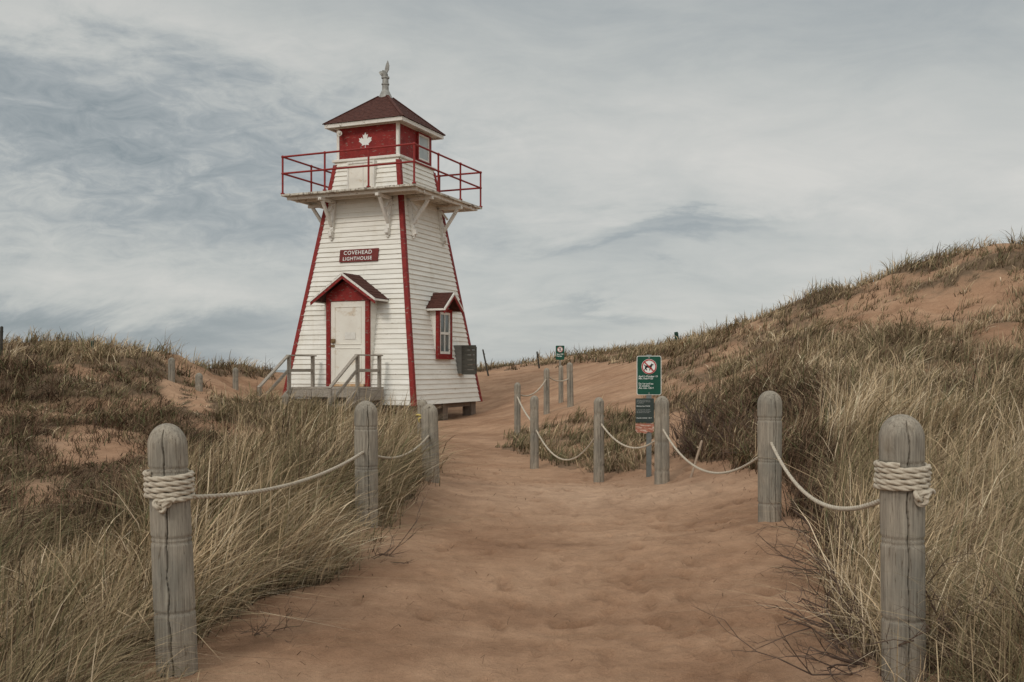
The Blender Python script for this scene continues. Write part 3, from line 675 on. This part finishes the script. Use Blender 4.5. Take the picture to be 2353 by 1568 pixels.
b=MB(); b.box(1.25,xf-.06,wc-.36,wc+.36,1.80,2.98); b.prism([(wc-.36,2.981),(wc+.36,2.981),(wc,3.28)],lambda a,c,k:(k,a,c),1.2,xf-.06)
part(b,'window_box',M['white'])
b=MB(); b.box(xf-.03,xf-.015,wc-.28,wc+.28,1.88,2.88); wn=part(b,'window',M['glass'])
b=MB()
for (ya,yb,za,zb) in [(wc-.37,wc-.28,1.78,2.96),(wc+.28,wc+.37,1.78,2.96),(wc-.28,wc+.28,1.78,1.87),(wc-.28,wc+.28,2.88,2.96)]: b.box(xf-.058,xf+.02,ya,yb,za,zb)
b.box(xf-.058,xf+.05,wc-.40,wc+.40,1.745,1.779)
part(b,'frame',M['red'],wn)
b=MB()
for (ya,yb,za,zb) in [(wc-.279,wc-.22,1.871,2.879),(wc+.22,wc+.279,1.871,2.879),(wc-.22,wc+.22,1.871,1.93),(wc-.22,wc+.22,2.82,2.879),(wc-.22,wc+.22,2.34,2.40),(wc-.015,wc+.015,1.93,2.34),(wc-.015,wc+.015,2.40,2.82)]: b.box(xf-.02,xf+.005,ya,yb,za,zb)
part(b,'sash',M['trimwhite'],wn)
hood(wc,lambda a,o,z:(o,a,z),1.93,1.28,.50,2.93,3.33,M['roof'])
b=MB()
for k in range(6): b.box(1.82,2.20,.60,.64,1.37+k*.122,1.37+k*.122+.117)
b.box(1.82,1.86,.641,.68,1.40,2.06); b.box(2.16,2.20,.641,.68,1.40,2.06)
sb_=part(b,'shutter_box',M['board'])
b=MB(); b.box(1.50,1.815,.62,.95,1.39,2.10); part(b,'box_side',M['boxside'],sb_)
# deck + steps
yd0,yd1=-2.93,-1.85; xd0,xd1=-.86,1.04
ST=empty('wooden_steps',(AX[0],AX[1],ZB),math.radians(-23),label='weathered grey wooden porch steps with handrails at the lighthouse door',category='steps')
b=MB(); 
k=9
for i in range(k):
    a=yd0+(yd1-yd0)*i/k; b.box(xd0,xd1,a+.004,a+(yd1-yd0)/k-.004,1.055,1.095)
part(b,'deck',M['deckwood'],ST)
b=MB(); b.box(xd0+.01,xd1-.01,yd0+.005,yd0+.04,.86,1.05); b.box(xd0+.01,xd1-.01,yd0+.006,yd0+.035,.66,.85); b.box(xd0,xd0+.04,yd0+.045,yd1,.86,1.05); b.box(xd1-.04,xd1,yd0+.045,yd1,.80,1.05)
for px_ in (xd0+.06,.3,xd1-.06): 
    for py_ in (yd0+.1,yd1-.1): b.box(px_-.045,px_+.045,py_-.045,py_+.045,.05,.85)
part(b,'deck_frame',M['deckwood'],ST)
for i in range(4):
    b=MB(); za=.93-.19*i; yy=yd0-.28*(i+1)
    b.box(-.76,.94,yy,yy+.27,za-.04,za); part(b,'step',M['deckwood'],ST)
for xx in (-.79,.97):
    b=MB(); b.beam((xx,yd0,.93),(xx,yd0-1.15,.20),.04,.22); part(b,'stringer',M['deckwood'],ST)
for xr in (-.81,.99):
    b=MB()
    for yy in (yd0+.03,yd1-.12): b.box(xr-.035,xr+.035,yy-.035,yy+.035,.90,1.80)
    b.box(xr-.045,xr+.045,yd0-.03,yd1-.02,1.80,1.83); b.box(xr-.02,xr+.02,yd0+.07,yd1-.16,1.44,1.51)
    b.beam((xr,yd0,1.82),(xr,yd0-1.08,1.10),.08,.035); b.beam((xr,yd0,1.48),(xr,yd0-1.05,.78),.03,.07)
    b.box(xr-.035,xr+.035,yd0-1.08,yd0-1.01,.1,1.09)
    part(b,'handrail',M['deckwood'],ST,bevel=.004)
# ------------------------------------------------------------------ SIGNS
def sign(px,d,ztop,wd,ht,label,full):
    X0=(px-CX)/F*d; g0=gz(X0,d)
    E=empty('warning_sign',(X0,d,g0),math.atan2(-X0,d)*.3,label=label,category='sign',group='green warning signs on the dunes')
    zt=ztop-g0
    b=MB(); w=.018 if full else .03
    if full:
        b.box(-.028,.028,.012,.016,-.2,zt+.015); b.box(-.031,-.0285,.010,.04,-.2,zt+.015); b.box(.0285,.031,.010,.04,-.2,zt+.015)
        for i in range(26): b.cyl((0,.0135,zt-.02-i*.06),(0,.0105,zt-.02-i*.06),.010,n=8)
    else: b.box(-w,w,.012,.05,-.2,zt-.02)
    b.obj('sign_post',M['steel'] if full else M['wood'],E)
    def rr(x0,x1,z0_,z1_,r,y0,y1,name,mat):
        pts=[]
        for (cx,cz,a0) in ((x1-r,z1_-r,0),(x0+r,z1_-r,90),(x0+r,z0_+r,180),(x1-r,z0_+r,270)):
            for k in range(7):
                a=math.radians(a0+15*k); pts.append((cx+r*math.cos(a),cz+r*math.sin(a)))
        b=MB(); b.prism(pts,lambda a,c,k:(a,k,c),y0,y1); return b.obj(name,mat,E)
    h=wd/2
    if full: rr(-h,h,zt-ht,zt,.025,.004,.010,'sign_border',M['signwhite'])
    rr(-h+.007,h-.007,zt-ht+.007,zt-.007,.02,.001,.0035,'sign_panel',M['green'])
    R=wd*.31; cz=zt-R-.035*wd/.3-.005
    b=MB(); pts=[(R*math.cos(t),cz+R*math.sin(t)) for t in np.linspace(0,2*math.pi,48,endpoint=False)]
    b.prism(pts,lambda a,c,k:(a,k,c),-.002,.0005); b.obj('symbol_disc',M['signwhite'],E)
    b=MB(); ns=48
    for k in range(ns):
        t0,t1=2*math.pi*k/ns,2*math.pi*(k+1)/ns; r0=R*.82;r1=R*.96
        b.prism([(r0*math.cos(t0),cz+r0*math.sin(t0)),(r1*math.cos(t0),cz+r1*math.sin(t0)),(r1*math.cos(t1),cz+r1*math.sin(t1)),(r0*math.cos(t1),cz+r0*math.sin(t1))],lambda a,c,k:(a,k,c),-.0065,-.003)
    s=R*.8*.707; w=R*.055
    b.prism([(-s-w,cz+s-w),(-s+w,cz+s+w),(s+w,cz-s+w),(s-w,cz-s-w)],lambda a,c,k:(a,k,c),-.0068,-.0045)
    b.obj('prohibition_ring',M['signred2'],E)
    if full:
        dog=[(-.62,.30),(-.50,.18),(-.42,.16),(.10,.16),(.26,.32),(.30,.46),(.38,.36),(.56,.30),(.60,.22),(.42,.16),(.36,.02),(.30,-.12),(.44,-.26),(.40,-.48),(.31,-.48),(.33,-.30),(.20,-.20),(.12,-.48),(.02,-.48),(.07,-.16),(-.28,-.12),(-.34,-.26),(-.22,-.46),(-.32,-.50),(-.46,-.28),(-.56,-.48),(-.66,-.48),(-.54,-.20),(-.52,.04),(-.68,.24)]
    else:
        dog=[(-.1,.6),(.1,.6),(.14,.42),(.3,.1),(.22,.02),(.1,.2),(.12,-.1),(.3,-.6),(.16,-.6),(0,-.2),(-.2,-.6),(-.34,-.6),(-.12,-.1),(-.12,.2),(-.28,0),(-.34,.08),(-.14,.4)]
    b=MB(); b.prism([(a*R*1.02,cz+c*R*1.02) for a,c in dog],lambda a,c,k:(a,k,c),-.0042,-.0025); b.obj('symbol_figure',M['black'],E)
    if full:
        zz=cz-R-.035
        text('lettering','April 1-October 15\nMin. Fine-$125',.0295,M['signlet'],E,(-h+.022,-.002,zz),align='LEFT',bold=.0006,ext=.001,line=.9)
        text('lettering','Du 1er avril au\n15 octobre\nAm. min. 125 $',.0295,M['signlet'],E,(-h+.022,-.002,zz-.090),align='LEFT',bold=.0006,ext=.001,line=.9)
        for zb_ in (zt-.022,zt-ht+.022):
            b=MB(); b.cyl((0,-.004,zb_),(0,.0,zb_),.008,n=12); b.obj('bolt',M['metal'],E)
        x0_,x1_=-.165,.06; za=1.143-g0; zb=.848-g0
        rr(x0_,x1_,zb,za,.006,.001,.008,'notice_panel',M['darkgreen'])
        text('lettering','Walking on the dunes or\nremoving plants and sand\nis prohibited.',.0165,M['signlet2'],E,(x0_+.012,-.001,za-.028),align='LEFT',ext=.0008)
        text('lettering','Minimum fine: $125.00',.0178,M['signlet'],E,(x0_+.012,-.001,za-.100),align='LEFT',bold=.0004,ext=.0008)
        text('lettering','Il est interdit de marcher\nsur les dunes et de retirer\ndes plantes ou du sable.',.0165,M['signlet2'],E,(x0_+.012,-.001,za-.145),align='LEFT',ext=.0008)
        text('lettering','Amende minimale : 125 $',.0178,M['signlet'],E,(x0_+.012,-.001,za-.245),align='LEFT',bold=.0004,ext=.0008)
        b=MB(); zc=.835-g0; zd=.71-g0
        b.prism([(x0_,zc),(x1_,zc),(x1_,zd+.03),(x1_-.03,zd+.012),(x1_-.07,zd+.024),(x1_-.1,zd),(x0_+.06,zd+.018),(x0_+.02,zd+.01),(x0_,zd+.04)],lambda a,c,k:(a,k,c),.001,.008); b.obj('torn_panel',M['torn'],E)
    else:
        text('lettering','Stay Off\nDunes',.055,M['signlet'],E,(-h+.03,-.002,cz-R-.07),align='LEFT',bold=.001,ext=.001,line=.9)
    return E
sign(1491.5,12.2,rz(818,12.2),.30,.48,'green no-dogs sign with dates and fine on a perforated steel post',True)
sign(1287,27,rz(794,27),.25,.40,'small green stay-off-dunes sign on a wooden post',False)
def stake(px,top,base,d,w,lean,mat,label,name='stake',cat='stake'):
    X0=(px-CX)/F*d; g0=gz(X0,d); h=rz(top,d)-g0; b=MB()
    r=w*d/F/2; b.cyl((0,0,-.2),(lean*h,0,h*.97),r,r*.9,n=8); b.cyl((lean*h,0,h*.97),(lean*h*1.02,0,h),r*.9,r*.5,n=8); b.cyl((lean*h*.8-.0,0,h*.8),(lean*h*.83,0,h*.83),r*1.12,n=8)
    o=b.obj(name,mat); o.location=(X0,d,g0); o['label']=label; o['category']=cat
stake(1125,803,853,33,4,-.25,M['stake'],'thin dark stake leaning in dune grass')
stake(1241,808,850,33,4,-.18,M['stake'],'thin dark stake leaning in bare sand')
stake(1560,763,800,31,10,-.22,M['greenstake'],'short dark green stake leaning on the dune')
stake(1540,798,842,26,6,-.1,M['stake'],'thin grey stake on the dune slope')
stake(212,783,826,20,7,0,M['greenstake'],'dark green post on the shrubby dune crest')
stake(1,750,795,19,8,.04,M['stake'],'weathered fence stake on the dune crest')
stake(1574,1012,1105,11.2,6,.42,M['paletwig'],'pale bare stick leaning out of the sand','stick','stick')
def bush(px,py,d,seed,n,L,dirbias,label,r0=.0055):
    X0=(px-CX)/F*d; g0=gz(X0,d); rs=random.Random(seed); b=MB()
    def grow(p,dv,l,r,lev):
        k=3
        for i in range(k):
            q=p+dv*(l/k); b.cyl(p,q,r,r*.85,n=5,caps=False); p=q; r*=.85
            dv=(dv+Vector((rs.gauss(0,.25),rs.gauss(0,.25),rs.gauss(.02,.18)))).normalized()
            if lev>0 and rs.random()<.85:
                nd=(dv+Vector((rs.gauss(0,.6),rs.gauss(0,.6),rs.gauss(.1,.4)))).normalized(); grow(p.copy(),nd,l*.55,r*.75,lev-1)
    for i in range(n):
        dv=Vector((rs.gauss(dirbias[0],.5),rs.gauss(dirbias[1],.4),abs(rs.gauss(dirbias[2],.25)))).normalized()
        grow(Vector((rs.gauss(0,.05),rs.gauss(0,.05),-.02)),dv,L*rs.uniform(.6,1.2),r0,3)
    o=b.obj('bare_bush',M['twig']); o.location=(X0,d,g0); o['label']=label; o['category']='bush'; o['group']='leafless bushes at the path edge'
lb='leafless dark twiggy bush at the sandy path edge'
bush(2000,1560,4.5,1,10,.44,(-.8,-.1,.35),lb); bush(1990,1480,5.0,2,9,.40,(-.8,0,.4),lb); bush(2130,1560,4.3,3,9,.4,(-.2,-.2,.6),lb)
bush(1960,1350,5.9,4,8,.38,(-.7,0,.5),lb); bush(1900,1240,7,5,6,.35,(-.7,-.1,.4),lb)
bt='brown leafless thicket on the sand bank'
bush(1600,1050,12.6,6,10,.5,(-.5,-.2,.6),bt,.007); bush(1690,1010,12.2,7,10,.5,(-.3,-.3,.6),bt,.007); bush(1760,1030,11,8,9,.45,(-.4,-.2,.5),bt,.006); bush(1640,980,13.5,12,10,.5,(-.4,-.2,.6),bt,.008)
bush(860,1290,6.9,9,6,.30,(.9,-.2,.15),'small dry twigs at the foot of the grass bank',.004)
bush(560,1450,5.2,10,6,.30,(.9,-.2,.12),'small dry twigs at the foot of the grass bank',.003)
# ------------------------------------------------------------------ world / light / camera
SE=math.radians(38); SA=math.radians(210)
w=bpy.data.worlds.new('World'); scene.world=w; w.use_nodes=True; nt=w.node_tree; L=nt.links
bg=nt.nodes['Background']; bg.inputs['Strength'].default_value=.1
sky=N(nt,'ShaderNodeTexSky',sky_type='NISHITA',sun_disc=False); sky.sun_elevation=SE; sky.sun_rotation=SA
tc=N(nt,'ShaderNodeTexCoord')
nrm=N(nt,'ShaderNodeVectorMath',operation='NORMALIZE'); L.new(tc.outputs['Generated'],nrm.inputs[0])
sp=N(nt,'ShaderNodeSeparateXYZ'); L.new(nrm.outputs[0],sp.inputs[0])
def mth(op,a,b=None,c=None):
    n=N(nt,'ShaderNodeMath',operation=op)
    for i,v in enumerate((a,b,c)):
        if v is None: continue
        if isinstance(v,(int,float)): n.inputs[i].default_value=v
        else: L.new(v,n.inputs[i])
    return n.outputs[0]
az_=mth('ARCTAN2',sp.outputs[0],sp.outputs[1]); el=mth('ARCSINE',sp.outputs[2])
den=mth('ADD',mth('MAXIMUM',sp.outputs[2],0.0),.22)
cxn=mth('DIVIDE',sp.outputs[0],den); cyn=mth('DIVIDE',sp.outputs[1],den)
cv=N(nt,'ShaderNodeCombineXYZ'); L.new(cxn,cv.inputs[0]); L.new(cyn,cv.inputs[1])
def cn(scale,det,ro,dist,sc=(1,1,1),loc=(0,0,0),src=None):
    mp=N(nt,'ShaderNodeMapping'); mp.inputs['Scale'].default_value=sc; mp.inputs['Location'].default_value=loc
    L.new(src or cv.outputs[0],mp.inputs[0])
    n=N(nt,'ShaderNodeTexNoise',Scale=scale,Detail=det,Roughness=ro,Distortion=dist); L.new(mp.outputs[0],n.inputs['Vector']); return n.outputs['Fac']
n1=cn(.8,8,.52,.5,(1,1.1,1),(3.1,1.7,0)); n2=cn(3.2,9,.64,.7,(.9,1.3,1),(7,2,0))
ae=N(nt,'ShaderNodeCombineXYZ'); L.new(az_,ae.inputs[0]); L.new(el,ae.inputs[1])
n3=cn(5,9,.62,.5,(1,2.6,1),(1,5,0),ae.outputs[0]); n4=cn(4,7,.6,.3,(1,2.2,1),(9,3,0),ae.outputs[0]); n5=cn(24,7,.65,.8,(1,2.4,1),(4,1,0),ae.outputs[0])
azd=mth('ADD',az_,mth('MULTIPLY_ADD',n4,.34,-.17)); eld=mth('ADD',el,mth('MULTIPLY_ADD',n3,.15,-.075))
def blob(a,e,ra,re,tilt=0):
    da=mth('SUBTRACT',azd,a); de=mth('SUBTRACT',eld,e)
    if tilt: de=mth('SUBTRACT',de,mth('MULTIPLY',da,tilt))
    q=mth('ADD',mth('POWER',mth('ABSOLUTE',mth('DIVIDE',da,ra)),2),mth('POWER',mth('ABSOLUTE',mth('DIVIDE',de,re)),2))
    return mth('EXPONENT',mth('MULTIPLY',q,-1))
val=mth('MULTIPLY_ADD',mth('SUBTRACT',n1,.5),.60,.62)
val=mth('ADD',val,mth('MULTIPLY',mth('SUBTRACT',n2,.5),.40))
val=mth('ADD',val,mth('MULTIPLY',mth('SUBTRACT',n3,.5),.36))
mott=mth('MULTIPLY',mth('SUBTRACT',n5,.5),blob(-.36,.20,.34,.10)); val=mth('ADD',val,mth('MULTIPLY',mott,1.1))
for (a,e,ra,re,t,k) in [(-.40,.235,.24,.062,-.10,-.44),(-.45,.032,.26,.020,0,-.42),(.17,.140,.085,.011,.06,-.26),(.13,.118,.10,.009,.02,-.24),(.12,.052,.09,.008,0,-.18),(0,.40,.6,.07,0,-.14),(.35,.33,.3,.05,0,-.14),
   (-.35,.14,.3,.03,0,-.12),(.02,.21,.28,.08,0,.26),(-.38,.315,.22,.03,0,.20),(.38,.18,.25,.07,0,.22),(-.25,.075,.3,.03,0,.14),(.45,.06,.3,.05,0,.08)]:
    val=mth('ADD',val,mth('MULTIPLY',blob(a,e,ra,re,t),k))
cr=ramp(nt,[(.10,(.250,.292,.313)),(.40,(.365,.398,.41)),(.65,(.51,.528,.513)),(.95,(.65,.642,.61))]); L.new(val,cr.inputs[0])
gain=mth('ADD',mth('MULTIPLY',mth('MAXIMUM',mth('SUBTRACT',sp.outputs[2],.35),0.0),1.3),1.0)
gain=mth('ADD',gain,mth('MULTIPLY',mth('MAXIMUM',mth('MULTIPLY',sp.outputs[1],-1.0),0.0),.8))
gain=mth('MULTIPLY',gain,10.0)
vs=N(nt,'ShaderNodeVectorMath',operation='SCALE'); L.new(cr.outputs[0],vs.inputs[0]); L.new(gain,vs.inputs['Scale'])
mx=N(nt,'ShaderNodeMix',data_type='RGBA'); mx.inputs[0].default_value=.96; L.new(sky.outputs[0],mx.inputs[6]); L.new(vs.outputs[0],mx.inputs[7])
L.new(mx.outputs[2],bg.inputs['Color'])
su=bpy.data.lights.new('sun','SUN'); su.energy=1.1; su.angle=math.radians(12); su.color=(1,.94,.86)
so=bpy.data.objects.new('sun',su); coll.objects.link(so)
dv=Vector((math.sin(SA)*math.cos(SE),math.cos(SA)*math.cos(SE),math.sin(SE)))
so.rotation_euler=dv.to_track_quat('Z','Y').to_euler()
cam=bpy.data.cameras.new('camera'); cam.lens=35; cam.sensor_width=36; cam.shift_y=65/2353; cam.clip_end=20000; cam.clip_start=.05
co=bpy.data.objects.new('camera',cam); coll.objects.link(co); co.location=(0,0,ZC); co.rotation_euler=(math.pi/2,0,0); scene.camera=co
scene.view_settings.view_transform='Standard'; scene.view_settings.look='None'; scene.view_settings.exposure=0
